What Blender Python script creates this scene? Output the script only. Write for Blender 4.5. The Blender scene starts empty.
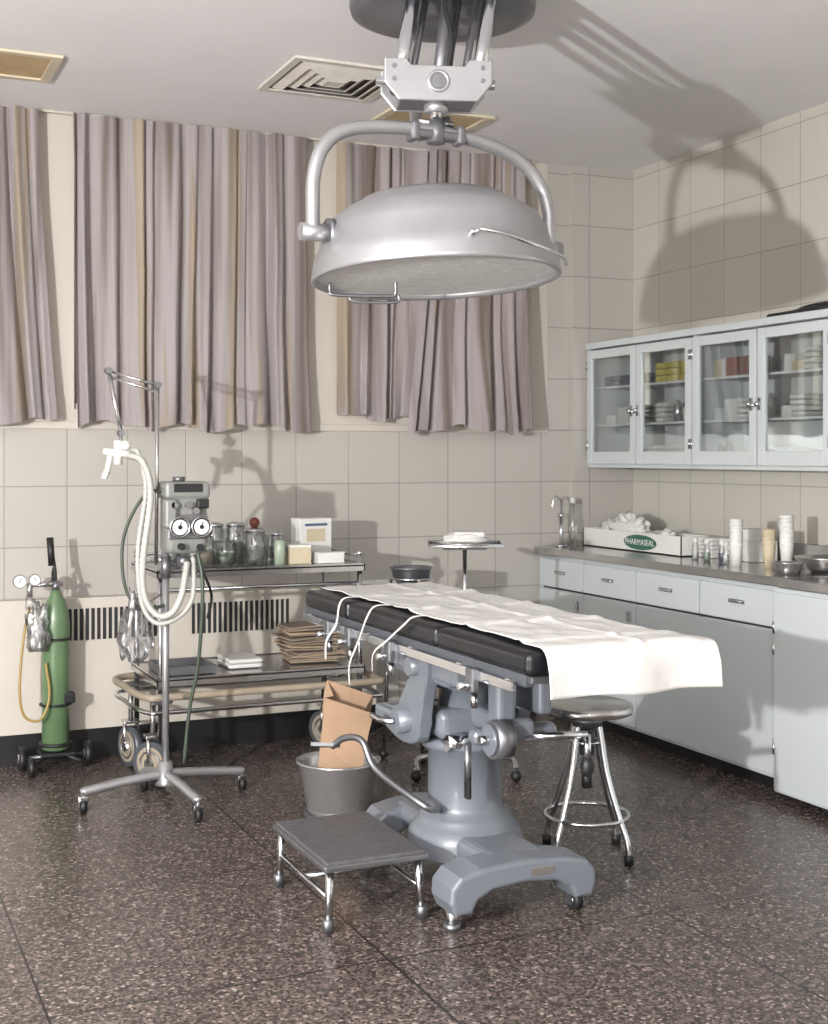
import bpy, bmesh, math, random
from mathutils import Vector, Matrix, Euler, noise
random.seed(7)
sc = bpy.context.scene
COL = sc.collection

# ------------------------------------------------------------------ materials
def lin(h):
    h = h.lstrip('#')
    o = []
    for i in (0, 2, 4):
        c = int(h[i:i+2], 16)/255
        o.append(c/12.92 if c <= .04045 else ((c+.055)/1.055)**2.4)
    return (o[0], o[1], o[2], 1)

def newmat(name):
    m = bpy.data.materials.new(name); m.use_nodes = True
    nt = m.node_tree
    return m, nt, nt.nodes['Principled BSDF']

def mat(name, col, rough=.5, metal=0., nscale=8., namt=.08, bump=0., bscale=60., coat=0., alpha=1., trans=0.):
    m, nt, b = newmat(name)
    N = nt.nodes; L = nt.links
    c = lin(col)
    tc = N.new('ShaderNodeTexCoord')
    nz = N.new('ShaderNodeTexNoise'); nz.inputs['Scale'].default_value = nscale; nz.inputs['Detail'].default_value = 4
    L.new(tc.outputs['Object'], nz.inputs['Vector'])
    rp = N.new('ShaderNodeValToRGB')
    rp.color_ramp.elements[0].position = .3; rp.color_ramp.elements[1].position = .7
    rp.color_ramp.elements[0].color = (c[0]*(1-namt), c[1]*(1-namt), c[2]*(1-namt), 1)
    rp.color_ramp.elements[1].color = (min(1, c[0]*(1+namt)), min(1, c[1]*(1+namt)), min(1, c[2]*(1+namt)), 1)
    L.new(nz.outputs['Fac'], rp.inputs['Fac']); L.new(rp.outputs['Color'], b.inputs['Base Color'])
    b.inputs['Roughness'].default_value = rough; b.inputs['Metallic'].default_value = metal
    b.inputs['Coat Weight'].default_value = coat
    b.inputs['Alpha'].default_value = alpha
    b.inputs['Transmission Weight'].default_value = trans
    if bump > 0:
        n2 = N.new('ShaderNodeTexNoise'); n2.inputs['Scale'].default_value = bscale; n2.inputs['Detail'].default_value = 3
        L.new(tc.outputs['Object'], n2.inputs['Vector'])
        bp = N.new('ShaderNodeBump'); bp.inputs['Strength'].default_value = bump; bp.inputs['Distance'].default_value = .01
        L.new(n2.outputs['Fac'], bp.inputs['Height']); L.new(bp.outputs['Normal'], b.inputs['Normal'])
    return m

def tile_mat(name, axis, c1, c2, grout, size=.29, zoff=0., rough=.28):
    m, nt, b = newmat(name); N = nt.nodes; L = nt.links
    g = N.new('ShaderNodeNewGeometry'); s = N.new('ShaderNodeSeparateXYZ'); L.new(g.outputs['Position'], s.inputs[0])
    cb = N.new('ShaderNodeCombineXYZ')
    ax_ = N.new('ShaderNodeMath'); ax_.operation = 'ADD'; ax_.inputs[1].default_value = 20*size+(.11 if axis == 0 else 0)
    L.new(s.outputs[axis], ax_.inputs[0]); L.new(ax_.outputs[0], cb.inputs[0])
    ad = N.new('ShaderNodeMath'); ad.operation = 'ADD'; ad.inputs[1].default_value = zoff
    L.new(s.outputs[2], ad.inputs[0]); L.new(ad.outputs[0], cb.inputs[1])
    br = N.new('ShaderNodeTexBrick'); br.offset = 0.0; br.squash = 1.0
    br.inputs['Scale'].default_value = 1; br.inputs['Brick Width'].default_value = size
    br.inputs['Row Height'].default_value = size; br.inputs['Mortar Size'].default_value = .003
    br.inputs['Mortar Smooth'].default_value = .3
    br.inputs['Color1'].default_value = lin(c1); br.inputs['Color2'].default_value = lin(c2); br.inputs['Mortar'].default_value = lin(grout)
    L.new(cb.outputs[0], br.inputs['Vector']); L.new(br.outputs['Color'], b.inputs['Base Color'])
    nz = N.new('ShaderNodeTexNoise'); nz.inputs['Scale'].default_value = 5; L.new(g.outputs['Position'], nz.inputs['Vector'])
    mx = N.new('ShaderNodeMath'); mx.operation = 'MULTIPLY_ADD'; mx.inputs[1].default_value = .3
    L.new(nz.outputs['Fac'], mx.inputs[0]); L.new(br.outputs['Fac'], mx.inputs[2])
    bp = N.new('ShaderNodeBump'); bp.inputs['Strength'].default_value = .4; bp.inputs['Distance'].default_value = .004; bp.invert = True
    L.new(mx.outputs[0], bp.inputs['Height']); L.new(bp.outputs['Normal'], b.inputs['Normal'])
    b.inputs['Roughness'].default_value = rough
    return m

def floor_mat():
    m, nt, b = newmat('terrazzo'); N = nt.nodes; L = nt.links
    g = N.new('ShaderNodeNewGeometry')
    v = N.new('ShaderNodeTexVoronoi'); v.inputs['Scale'].default_value = 115
    L.new(g.outputs['Position'], v.inputs['Vector'])
    sp = N.new('ShaderNodeSeparateColor'); L.new(v.outputs['Color'], sp.inputs[0])
    rp = N.new('ShaderNodeValToRGB'); rp.color_ramp.interpolation = 'CONSTANT'
    cols = [(0, '#38332f'), (.22, '#4f4744'), (.48, '#5f5552'), (.74, '#3f3936'), (.86, '#746964'), (.955, '#8f8580')]
    e = rp.color_ramp.elements
    e[0].position = 0; e[0].color = lin(cols[0][1]); e[1].position = .22; e[1].color = lin(cols[1][1])
    for p, c in cols[2:]:
        x = e.new(p); x.color = lin(c)
    L.new(sp.outputs[0], rp.inputs['Fac'])
    nz = N.new('ShaderNodeTexNoise'); nz.inputs['Scale'].default_value = 1.3; nz.inputs['Detail'].default_value = 4
    L.new(g.outputs['Position'], nz.inputs['Vector'])
    r2 = N.new('ShaderNodeValToRGB'); r2.color_ramp.elements[0].color = (.92, .91, .90, 1); r2.color_ramp.elements[1].color = (1.08, 1.06, 1.04, 1)
    L.new(nz.outputs['Fac'], r2.inputs['Fac'])
    mu = N.new('ShaderNodeMixRGB'); mu.blend_type = 'MULTIPLY'; mu.inputs[0].default_value = 1
    L.new(rp.outputs['Color'], mu.inputs[1]); L.new(r2.outputs['Color'], mu.inputs[2])
    mp = N.new('ShaderNodeMapping'); mp.inputs['Location'].default_value = (-.515+.945*4, .35+.945*4, 0)
    L.new(g.outputs['Position'], mp.inputs['Vector'])
    br = N.new('ShaderNodeTexBrick'); br.offset = 0; br.inputs['Scale'].default_value = 1
    br.inputs['Brick Width'].default_value = .945; br.inputs['Row Height'].default_value = .945
    br.inputs['Mortar Size'].default_value = .004; br.inputs['Mortar Smooth'].default_value = .2
    L.new(mp.outputs[0], br.inputs['Vector'])
    mj = N.new('ShaderNodeMixRGB'); mj.inputs[2].default_value = lin('#1c181a')
    L.new(br.outputs['Fac'], mj.inputs[0]); L.new(mu.outputs[0], mj.inputs[1])
    L.new(mj.outputs[0], b.inputs['Base Color'])
    r3 = N.new('ShaderNodeMapRange'); r3.inputs['To Min'].default_value = .24; r3.inputs['To Max'].default_value = .29
    L.new(nz.outputs['Fac'], r3.inputs['Value']); L.new(r3.outputs[0], b.inputs['Roughness'])
    b.inputs['Specular IOR Level'].default_value = .38
    n3 = N.new('ShaderNodeTexNoise'); n3.inputs['Scale'].default_value = 22; L.new(g.outputs['Position'], n3.inputs['Vector'])
    bp = N.new('ShaderNodeBump'); bp.inputs['Strength'].default_value = .10; bp.inputs['Distance'].default_value = .004
    L.new(n3.outputs['Fac'], bp.inputs['Height']); L.new(bp.outputs['Normal'], b.inputs['Normal'])
    return m

def curtain_mat():
    m, nt, b = newmat('curtain_fabric'); N = nt.nodes; L = nt.links
    g = N.new('ShaderNodeNewGeometry')
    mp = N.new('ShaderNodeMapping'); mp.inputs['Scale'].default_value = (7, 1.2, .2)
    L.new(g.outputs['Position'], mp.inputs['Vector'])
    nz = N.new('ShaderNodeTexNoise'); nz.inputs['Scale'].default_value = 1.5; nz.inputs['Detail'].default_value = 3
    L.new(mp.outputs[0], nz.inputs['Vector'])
    rp = N.new('ShaderNodeValToRGB'); e = rp.color_ramp.elements  # tan and brown bands stand for window backlight and frame silhouettes, painted as colour
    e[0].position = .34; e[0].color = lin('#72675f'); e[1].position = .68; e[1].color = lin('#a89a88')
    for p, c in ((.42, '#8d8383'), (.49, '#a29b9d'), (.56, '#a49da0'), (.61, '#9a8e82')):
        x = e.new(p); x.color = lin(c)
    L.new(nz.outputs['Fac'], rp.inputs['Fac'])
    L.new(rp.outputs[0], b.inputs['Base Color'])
    w = N.new('ShaderNodeTexNoise'); w.inputs['Scale'].default_value = 350; L.new(g.outputs['Position'], w.inputs['Vector'])
    bp = N.new('ShaderNodeBump'); bp.inputs['Strength'].default_value = .25; bp.inputs['Distance'].default_value = .002
    L.new(w.outputs['Fac'], bp.inputs['Height']); L.new(bp.outputs['Normal'], b.inputs['Normal'])
    b.inputs['Roughness'].default_value = .8
    b.inputs['Sheen Weight'].default_value = .1
    tr = N.new('ShaderNodeBsdfTranslucent'); L.new(rp.outputs[0], tr.inputs[0])
    mx = N.new('ShaderNodeMixShader'); mx.inputs[0].default_value = .30
    out = [n for n in N if n.type == 'OUTPUT_MATERIAL'][0]
    L.new(b.outputs[0], mx.inputs[1]); L.new(tr.outputs[0], mx.inputs[2]); L.new(mx.outputs[0], out.inputs[0])
    return m

def glass_mat(name, tint=(1, 1, 1, 1), fac=.1):
    m = bpy.data.materials.new(name); m.use_nodes = True; nt = m.node_tree; N = nt.nodes; L = nt.links
    N.clear(); o = N.new('ShaderNodeOutputMaterial'); mx = N.new('ShaderNodeMixShader')
    t = N.new('ShaderNodeBsdfTransparent'); t.inputs[0].default_value = tint
    gl = N.new('ShaderNodeBsdfGlossy'); gl.inputs['Roughness'].default_value = .03
    lw = N.new('ShaderNodeLayerWeight'); lw.inputs[0].default_value = .35
    ml = N.new('ShaderNodeMath'); ml.operation = 'MULTIPLY_ADD'; ml.inputs[1].default_value = .5; ml.inputs[2].default_value = fac
    L.new(lw.outputs['Fresnel'], ml.inputs[0]); L.new(ml.outputs[0], mx.inputs[0])
    L.new(t.outputs[0], mx.inputs[1]); L.new(gl.outputs[0], mx.inputs[2]); L.new(mx.outputs[0], o.inputs[0])
    return m

M = {}
M['tileY'] = tile_mat('glazed_tile_back', 0, '#a5a29c', '#aba7a1', '#87847f', .29, -1.58+.29*20)
M['tileX'] = tile_mat('glazed_tile_side', 1, '#adaaa2', '#b3b0a8', '#8f8c86', .29, -1.58+.29*20)
M['floor'] = floor_mat()
M['ceil'] = mat('ceiling_plaster', '#dddbdc', .9, nscale=3, namt=.02, bump=.12, bscale=110)
M['cream'] = mat('cream_paint', '#b9b3aa', .55, nscale=2, namt=.03)
M['plain'] = mat('side_wall_paint', '#a5a3a0', .7, nscale=2, namt=.03)
M['curt'] = curtain_mat()
M['cab'] = mat('cabinet_enamel', '#b4babc', .3, nscale=2, namt=.02)
M['cabin'] = mat('cabinet_interior', '#c6cacb', .45, nscale=2, namt=.03)
M['gap'] = mat('dark_gap', '#2a2a2c', .8)
M['black'] = mat('black_rubber', '#1a1a1c', .5)
M['base'] = mat('black_baseboard', '#18171a', .4)
M['leath'] = mat('black_mattress_vinyl', '#0f1015', .35, bump=.12, bscale=120)
M['chrome'] = mat('chrome', '#d0d2d6', .13, 1, namt=.03)
M['steel'] = mat('stainless_steel', '#c6c5c4', .2, .92, nscale=14, namt=.06)
M['pail'] = mat('pail_steel', '#b4b4b5', .2, .75, nscale=14, namt=.06)
M['steeld'] = mat('dull_steel', '#85868a', .42, .9, nscale=14, namt=.1)
M['alu'] = mat('satin_aluminium', '#a6a6a9', .36, .7, nscale=10, namt=.06, bump=.06, bscale=14)
M['alud'] = mat('dark_aluminium', '#7e7e83', .4, .75, nscale=10, namt=.06)
M['lens'] = mat('frosted_lens', '#cfcfce', .35, 0, nscale=30, namt=.12, bump=.3, bscale=60)
M['gray'] = mat('blue_gray_enamel', '#656a72', .35, 0, nscale=6, namt=.05, coat=.25)
M['grayd'] = mat('dark_gray_enamel', '#43474d', .4, 0, nscale=6, namt=.05)
M['cloth'] = mat('white_cotton', '#c5c4c2', .9, nscale=20, namt=.02, bump=.3, bscale=22)
M['paper'] = mat('kraft_paper', '#9b8068', .85, nscale=12, namt=.08, bump=.3, bscale=18)
M['paperd'] = mat('brown_towels', '#86776a', .9, nscale=12, namt=.12)
M['paperl'] = mat('tan_towels', '#9b8873', .9, nscale=12, namt=.12)
M['green'] = mat('green_enamel', '#587050', .35, 0, nscale=5, namt=.08, coat=.2)
M['rubt'] = mat('step_rubber', '#504f53', .45, nscale=40, namt=.25, bump=.3, bscale=90)
M['white'] = mat('white_plastic', '#cbcbc8', .4, namt=.02)
M['hose'] = mat('ribbed_hose', '#a9a9a4', .5, namt=.04)
M['ghose'] = mat('green_hose', '#3c463c', .45)
M['yhose'] = mat('amber_tubing', '#937c44', .4)
M['mont'] = mat('respirator_case', '#7b7d7a', .4, 0, namt=.06)
M['ivory'] = mat('ivory_bumper', '#8f8474', .5, namt=.1)
M['dial'] = mat('dial_face', '#dcdcd8', .4)
M['warm'] = mat('fixture_diffuser', '#b29a72', .5, namt=.15, nscale=6)
M['fix'] = mat('fixture_frame', '#c2b8a2', .5)
M['ventw'] = mat('vent_enamel', '#c6c1b9', .45)
M['dk'] = mat('duct_dark', '#4a443f', .8)
M['glass'] = glass_mat('clear_glass', (.96, .98, .98, 1), .02)
M['jar'] = glass_mat('jar_glass', (.93, .95, .95, 1), .14)
M['film'] = glass_mat('plastic_film', (.86, .87, .89, 1), .25)
M['red'] = mat('red_brown_knob', '#6e3528', .4)
M['blue'] = mat('blue_card', '#4a5670', .5)
M['yel'] = mat('yellow_card', '#b5a952', .5)
M['redc'] = mat('red_card', '#80504a', .5)
M['tan'] = mat('tan_card', '#b3a78f', .6)
M['lgreen'] = mat('pale_green_liquid', '#95a391', .3)
M['dgreen'] = mat('label_green', '#2d5a4a', .5)
M['brownb'] = mat('amber_bottle', '#4a2c18', .2)

# ------------------------------------------------------------------ geometry primitives -> (verts, faces, smooth)
def vf_from_bm(bm, smooth=False):
    bm.verts.index_update()
    v = [x.co.copy() for x in bm.verts]; f = [[y.index for y in x.verts] for x in bm.faces]
    bm.free(); return (v, f, smooth)
def box(c, s, bev=0., rot=None, seg=2):
    bm = bmesh.new(); bmesh.ops.create_cube(bm, size=1)
    for v in bm.verts: v.co = Vector((v.co.x*s[0], v.co.y*s[1], v.co.z*s[2]))
    if bev > 0: bmesh.ops.bevel(bm, geom=bm.edges[:], offset=min(bev, min(s)*.45), segments=seg, affect='EDGES', profile=.5)
    R = Euler([math.radians(a) for a in rot]).to_matrix() if rot else Matrix.Identity(3)
    for v in bm.verts: v.co = R @ v.co + Vector(c)
    return vf_from_bm(bm)
def bx(x0, x1, y0, y1, z0, z1, bev=0.):
    return box(((x0+x1)/2, (y0+y1)/2, (z0+z1)/2), (abs(x1-x0), abs(y1-y0), abs(z1-z0)), bev)
def frame_of(d):
    d = d.normalized(); up = Vector((0, 0, 1)) if abs(d.z) < .95 else Vector((1, 0, 0))
    a = d.cross(up).normalized(); return a, d.cross(a).normalized()
def cyl(p0, p1, r0, r1=None, n=24, smooth=True):
    p0 = Vector(p0); p1 = Vector(p1); r1 = r0 if r1 is None else r1
    a, b = frame_of(p1-p0); V = []; F = []
    for p, r in ((p0, r0), (p1, r1)):
        for i in range(n):
            t = 2*math.pi*i/n; V.append(p+a*(r*math.cos(t))+b*(r*math.sin(t)))
    for i in range(n): F.append([i, (i+1) % n, n+(i+1) % n, n+i])
    F.append(list(range(n))[::-1]); F.append([n+i for i in range(n)])
    return (V, F, smooth)
def lathe(pr, n=48, c=(0, 0, 0), M4=None):
    V = []; F = []; c = Vector(c); rows = []
    for r, z in pr:
        if r < 1e-5:
            rows.append([len(V)]); V.append(Vector((0, 0, z)))
        else:
            rows.append(list(range(len(V), len(V)+n)))
            for i in range(n):
                t = 2*math.pi*i/n; V.append(Vector((r*math.cos(t), r*math.sin(t), z)))
    for a, b in zip(rows[:-1], rows[1:]):
        for i in range(n):
            j = (i+1) % n
            if len(a) == 1 and len(b) == 1: continue
            if len(a) == 1: F.append([a[0], b[i], b[j]])
            elif len(b) == 1: F.append([a[i], a[j], b[0]])
            else: F.append([a[i], a[j], b[j], b[i]])
    V = [((M4 @ v) if M4 else v)+c for v in V]
    return (V, F, True)
def catmull(P, k=8, closed=False):
    P = [Vector(p) for p in P]; out = []; n = len(P)
    rng = range(n) if closed else range(n-1)
    for i in rng:
        p0 = P[(i-1) % n] if (closed or i > 0) else P[0]*2-P[1]
        p1 = P[i]; p2 = P[(i+1) % n]
        p3 = P[(i+2) % n] if (closed or i+2 < n) else P[-1]*2-P[-2]
        for j in range(k):
            t = j/k
            out.append(.5*((2*p1)+(p2-p0)*t+(2*p0-5*p1+4*p2-p3)*t*t+(3*p1-p0-3*p2+p3)*t**3))
    if not closed: out.append(P[-1])
    return out
def tube(P, r, n=10, k=8, closed=False, rfun=None, flat=1.):
    pts = catmull(P, k, closed) if k > 1 else [Vector(p) for p in P]
    m = len(pts); V = []; F = []; a = None
    for i, p in enumerate(pts):
        if closed: t = pts[(i+1) % m]-pts[(i-1) % m]
        else: t = pts[min(i+1, m-1)]-pts[max(i-1, 0)]
        if t.length < 1e-9: t = Vector((0, 0, 1))
        t.normalize()
        if a is None: a, b = frame_of(t)
        else:
            a = (a-t*a.dot(t)).normalized(); b = t.cross(a)
        rr = r if rfun is None else r*rfun(i, m)
        for j in range(n):
            q = 2*math.pi*j/n; V.append(p+a*(rr*math.cos(q))+b*(rr*flat*math.sin(q)))
    for i in range(m if closed else m-1):
        for j in range(n):
            i2 = (i+1) % m; j2 = (j+1) % n
            F.append([i*n+j, i*n+j2, i2*n+j2, i2*n+j])
    if not closed:
        F.append(list(range(n))[::-1]); F.append([(m-1)*n+j for j in range(n)])
    return (V, F, True)
def ring(c, R, r, nrm=(0, 0, 1), n=40, rn=10):
    a, b = frame_of(Vector(nrm)); c = Vector(c)
    return tube([c+a*(R*math.cos(2*math.pi*i/n))+b*(R*math.sin(2*math.pi*i/n)) for i in range(n)], r, rn, 1, True)
def sph(c, r, s=(1, 1, 1), n=20):
    pr = [(r*math.sin(math.pi*i/n), -r*math.cos(math.pi*i/n)) for i in range(n+1)]
    v, f, sm = lathe(pr, 24)
    return ([Vector((q.x*s[0], q.y*s[1], q.z*s[2]))+Vector(c) for q in v], f, True)
def prism(pts, z0, z1, bev=0., M4=None, seg=3, smooth=False, both=False):
    bm = bmesh.new(); vs = [bm.verts.new((p[0], p[1], z0)) for p in pts]; f = bm.faces.new(vs)
    bmesh.ops.recalc_face_normals(bm, faces=[f])
    r = bmesh.ops.extrude_face_region(bm, geom=[f])
    tv = [g for g in r['geom'] if isinstance(g, bmesh.types.BMVert)]
    for v in tv: v.co.z = z1
    if bev > 0:
        ed = [e for e in bm.edges if all(abs(v.co.z-z1) < 1e-6 for v in e.verts) or (both and all(abs(v.co.z-z0) < 1e-6 for v in e.verts))]
        bmesh.ops.bevel(bm, geom=ed, offset=bev, segments=seg, affect='EDGES', profile=.5)
    if M4:
        for v in bm.verts: v.co = M4 @ v.co
    return vf_from_bm(bm, smooth)
def xf(vf, M4): return ([M4 @ v for v in vf[0]], vf[1], vf[2])
YZ = Matrix(((0, 0, 1, 0), (1, 0, 0, 0), (0, 1, 0, 0), (0, 0, 0, 1)))   # (a,b,h)->(h,a,b)
XZ = Matrix(((1, 0, 0, 0), (0, 0, -1, 0), (0, 1, 0, 0), (0, 0, 0, 1)))  # (a,b,h)->(a,-h,b)

def build(name, items, parent=None):
    V = []; F = []; MI = []; SM = []; mats = []
    for vf, m in items:
        o = len(V); V += vf[0]
        if m not in mats: mats.append(m)
        k = mats.index(m)
        for f in vf[1]:
            F.append([o+i for i in f]); MI.append(k); SM.append(vf[2] and len(f) <= 4)
    lo = Vector([min(v[i] for v in V) for i in range(3)]); hi = Vector([max(v[i] for v in V) for i in range(3)])
    c = (lo+hi)/2
    me = bpy.data.meshes.new(name); me.from_pydata([v-c for v in V], [], F)
    for m in mats: me.materials.append(M[m])
    me.polygons.foreach_set('material_index', MI); me.polygons.foreach_set('use_smooth', SM)
    bm = bmesh.new(); bm.from_mesh(me); bmesh.ops.recalc_face_normals(bm, faces=bm.faces[:]); bm.to_mesh(me); bm.free()
    me.update()
    ob = bpy.data.objects.new(name, me); COL.objects.link(ob); ob.location = c
    if parent: ob.parent = parent
    return ob
def grp(name, loc=(0, 0, 0), rz=0.):
    e = bpy.data.objects.new(name, None); e.empty_display_size = .1; COL.objects.link(e)
    e.location = loc; e.rotation_euler = (0, 0, math.radians(rz)); return e

# ------------------------------------------------------------------ room
YW = 6.40; XW = 4.24; H = 3.08; XL = -3.2; YF = -1.6
build('floor', [(bx(XL-.1, XW+.1, YF-.1, YW+.3, -.1, 0), 'floor')])
build('ceiling', [(bx(XL-.1, XW+.1, YF-.1, YW+.3, H, H+.1), 'ceil')])
build('wall_right', [(bx(XW, XW+.1, YF, YW+.3, 0, H), 'tileX')])
build('wall_left', [(bx(XL-.1, XL, YF, YW+.3, 0, H), 'plain')])
build('wall_front', [(bx(XL, XW, YF-.1, YF, 0, H), 'plain')])
wins = [(-1.6, -.55), (-.35, .91), (1.084, 2.258), (2.433, 3.60)]
W = [(bx(XL, XW, YW, YW+.3, 0, 1.58), 'tileY'), (bx(3.70, XW, YW, YW+.3, 1.58, H), 'tileY'),
     (bx(3.84, XW, YW-.045, YW, 0, H), 'tileY')]
px = XL
for a, b in wins:
    W.append((bx(px, a, YW, YW+.3, 1.58, H), 'cream')); px = b
W.append((bx(px, 3.70, YW, YW+.3, 1.58, H), 'cream'))
for a, b in wins:
    W.append((bx(a, b, YW, YW+.3, H-.06, H), 'cream'))
    W.append((bx(a, b, YW, YW+.3, 1.58, 1.66), 'cream'))
build('wall_back', W)
for i, (a, b) in enumerate(wins):
    y = YW+.14; z0 = 1.66; z1 = H-.06
    it = [(bx(a, b, y-.12, y+.02, z0, z0+.03), 'cream')]
    for x0, x1 in ((a, a+.05), (b-.05, b), ((a+b)/2-.02, (a+b)/2+.02)): it.append((bx(x0, x1, y-.02, y+.03, z0+.03, z1), 'cream'))
    for q in (z0+.03, (z0+z1)/2, z1-.05): it.append((bx(a, b, y-.015, y+.025, q, q+.045), 'cream'))
    it.append((bx(a+.04, b-.04, y, y+.006, z0+.05, z1-.03), 'jar'))
    build('window_%d' % (i+1), it)
build('trim_1', [(bx(XL+.01, 3.70, YW-.012, YW, 1.565, 1.60, .003), 'cream')])
build('baseboard_back', [(bx(2.62, 3.62, YW-.02, YW, 0, .12, .004), 'base')])
build('baseboard_left', [(bx(XL, XL+.02, YF, YW, 0, .12), 'base')])

# radiator cover with grilles
rc = grp('radiator_cover', (0, 0, 0))
y0 = YW-.14
it = [(bx(-3.0, 2.6, y0+.012, YW-.002, .145, .76, .004), 'cream'),
      (bx(-3.0, 2.6, y0, y0+.012, .145, .565), 'cream'), (bx(-3.0, 2.6, y0, y0+.012, .715, .765), 'cream')]
segs = [(-2.0, -1.2), (-.9, -.1), (.28, .62), (1.0, 1.46), (1.62, 2.13)]
px = -3.0
for a, b in segs:
    it.append((bx(px, a, y0, y0+.012, .565, .715), 'cream')); px = b
it.append((bx(px, 2.6, y0, y0+.012, .565, .715), 'cream'))
build('cover_panel', it, rc)
it = []
for a, b in segs:
    it.append((bx(a, b, y0+.009, y0+.0118, .565, .715), 'gap'))
    n = int((b-a)/.0265)
    for i in range(n+1):
        x = a+(b-a)*i/n; it.append((bx(x-.0045, x+.0045, y0+.001, y0+.009, .565, .715), 'cream'))
build('grille_slats', it, rc)
build('kick_base', [(bx(-3.0, 2.6, y0+.03, YW-.002, 0, .145), 'base')], rc)

# ------------------------------------------------------------------ curtains
def curtain(name, t0, t1, b0, b1, zb, nf, seed, bulge=0., Y=YW-.085):
    nx = 320; nz = 50; V = []; F = []; zt = H-.015
    rnd = random.Random(seed); ph = [rnd.uniform(0, 6.28) for _ in range(6)]
    for j in range(nz+1):
        q = j/nz
        e = q**1.4
        L0 = t0+(b0-t0)*e; L1 = t1+(b1-t1)*e
        for i in range(nx+1):
            s = i/nx
            w1 = 1.9*math.sin(2*math.pi*s*1.7+ph[0]+.3*q)+1.3*math.sin(2*math.pi*s*3.3+ph[1])+.9*q*math.sin(2*math.pi*s*2+ph[2]+q*2)
            f = 2*math.pi*(nf*s)+w1
            amp = (.012+.017*q)*(1+.75*math.sin(2*math.pi*s*2.3+ph[3]+.6*q))
            y = amp*math.sin(f)+.35*amp*math.sin(2*f+ph[4]+q)+.016*noise.noise(Vector((s*9, q*2.5, seed)))
            x = L0+(L1-L0)*s+.008*math.sin(f*1.0+1.2)*(1-.3*q)+.03*q*math.sin(s*math.pi)*noise.noise(Vector((s*5, q*1.5, seed+4)))
            z = zt+(zb-zt)*q+q*(.010*math.sin(f*.5+ph[5])+.018*math.sin(2*math.pi*s*1.3+ph[1]))
            y -= bulge*math.sin(math.pi*min(1, max(0, s)))*max(0, (q-.6)/.4)**1.3*math.sin(math.pi*min(1, (1-q)*1.2+.35))
            hem = .006 if q > .93 else 0
            V.append(Vector((x, Y+y-hem, z)))
    for j in range(nz):
        for i in range(nx):
            a = j*(nx+1)+i; F.append([a, a+1, a+nx+2, a+nx+1])
    ob = build(name, [((V, F, True), 'curt')])
    return ob
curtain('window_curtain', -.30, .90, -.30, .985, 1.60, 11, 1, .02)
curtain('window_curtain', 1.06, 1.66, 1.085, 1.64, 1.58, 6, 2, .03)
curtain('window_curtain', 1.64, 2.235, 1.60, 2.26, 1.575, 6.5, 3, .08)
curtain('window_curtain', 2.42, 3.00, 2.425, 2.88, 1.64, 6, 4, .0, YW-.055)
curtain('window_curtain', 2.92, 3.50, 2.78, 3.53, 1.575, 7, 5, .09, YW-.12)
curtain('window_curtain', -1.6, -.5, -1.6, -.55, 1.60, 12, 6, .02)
build('curtain_rail', [(bx(-1.65, 3.60, YW-.04, YW-.02, H-.012, H-.001), 'cream')])

# ------------------------------------------------------------------ ceiling fixtures
def diffuser(cx, cy, s):
    g = grp('ceiling_air_vent', (cx, cy, H))
    it = []
    def sq(r, w, z0, z1):
        return [bx(-r, r, -r, -r+w, z0, z1), bx(-r, r, r-w, r, z0, z1), bx(-r, -r+w, -r+w, r-w, z0, z1), bx(r-w, r, -r+w, r-w, z0, z1)]
    for q in sq(s/2, .035, -.012, -.001): it.append((q, 'ventw'))
    it.append((bx(-s/2+.03, s/2-.03, -s/2+.03, s/2-.03, -.004, -.001), 'dk'))
    r = s/2-.05
    while r > .05:
        V = []; F = []
        for k, (rr, z) in enumerate(((r, -.004), (r-.038, -.024), (r-.041, -.022), (r-.004, -.002))):
            for sx, sy in ((-1, -1), (1, -1), (1, 1), (-1, 1)): V.append(Vector((sx*rr, sy*rr, z)))
        for k in range(4):
            for i in range(4): F.append([k*4+i, k*4+(i+1) % 4, ((k+1) % 4)*4+(i+1) % 4, ((k+1) % 4)*4+i])
        it.append(((V, F, False), 'ventw')); r -= .046
    it.append((bx(-.04, .04, -.04, .04, -.02, -.006), 'ventw'))
    build('louvres', it, g)
diffuser(2.015, 5.34, .53)
def fixture(x0, x1, y0, y1):
    cx = (x0+x1)/2; cy = (y0+y1)/2; a = (x1-x0)/2; b = (y1-y0)/2
    g = grp('recessed_ceiling_light', (cx, cy, H)); w = .04
    it = [(q, 'fix') for q in (bx(-a, a, -b, -b+w, -.014, -.001, .003), bx(-a, a, b-w, b, -.014, -.001, .003), bx(-a, -a+w, -b+w, b-w, -.014, -.001), bx(a-w, a, -b+w, b-w, -.014, -.001))]
    build('frame', it, g)
    build('diffuser_panel', [(bx(-a+w, a-w, -b+w, b-w, -.006, -.001), 'warm')], g)
fixture(.26, .885, 5.47, 5.87); fixture(2.42, 2.95, 5.6, 5.94)

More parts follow.
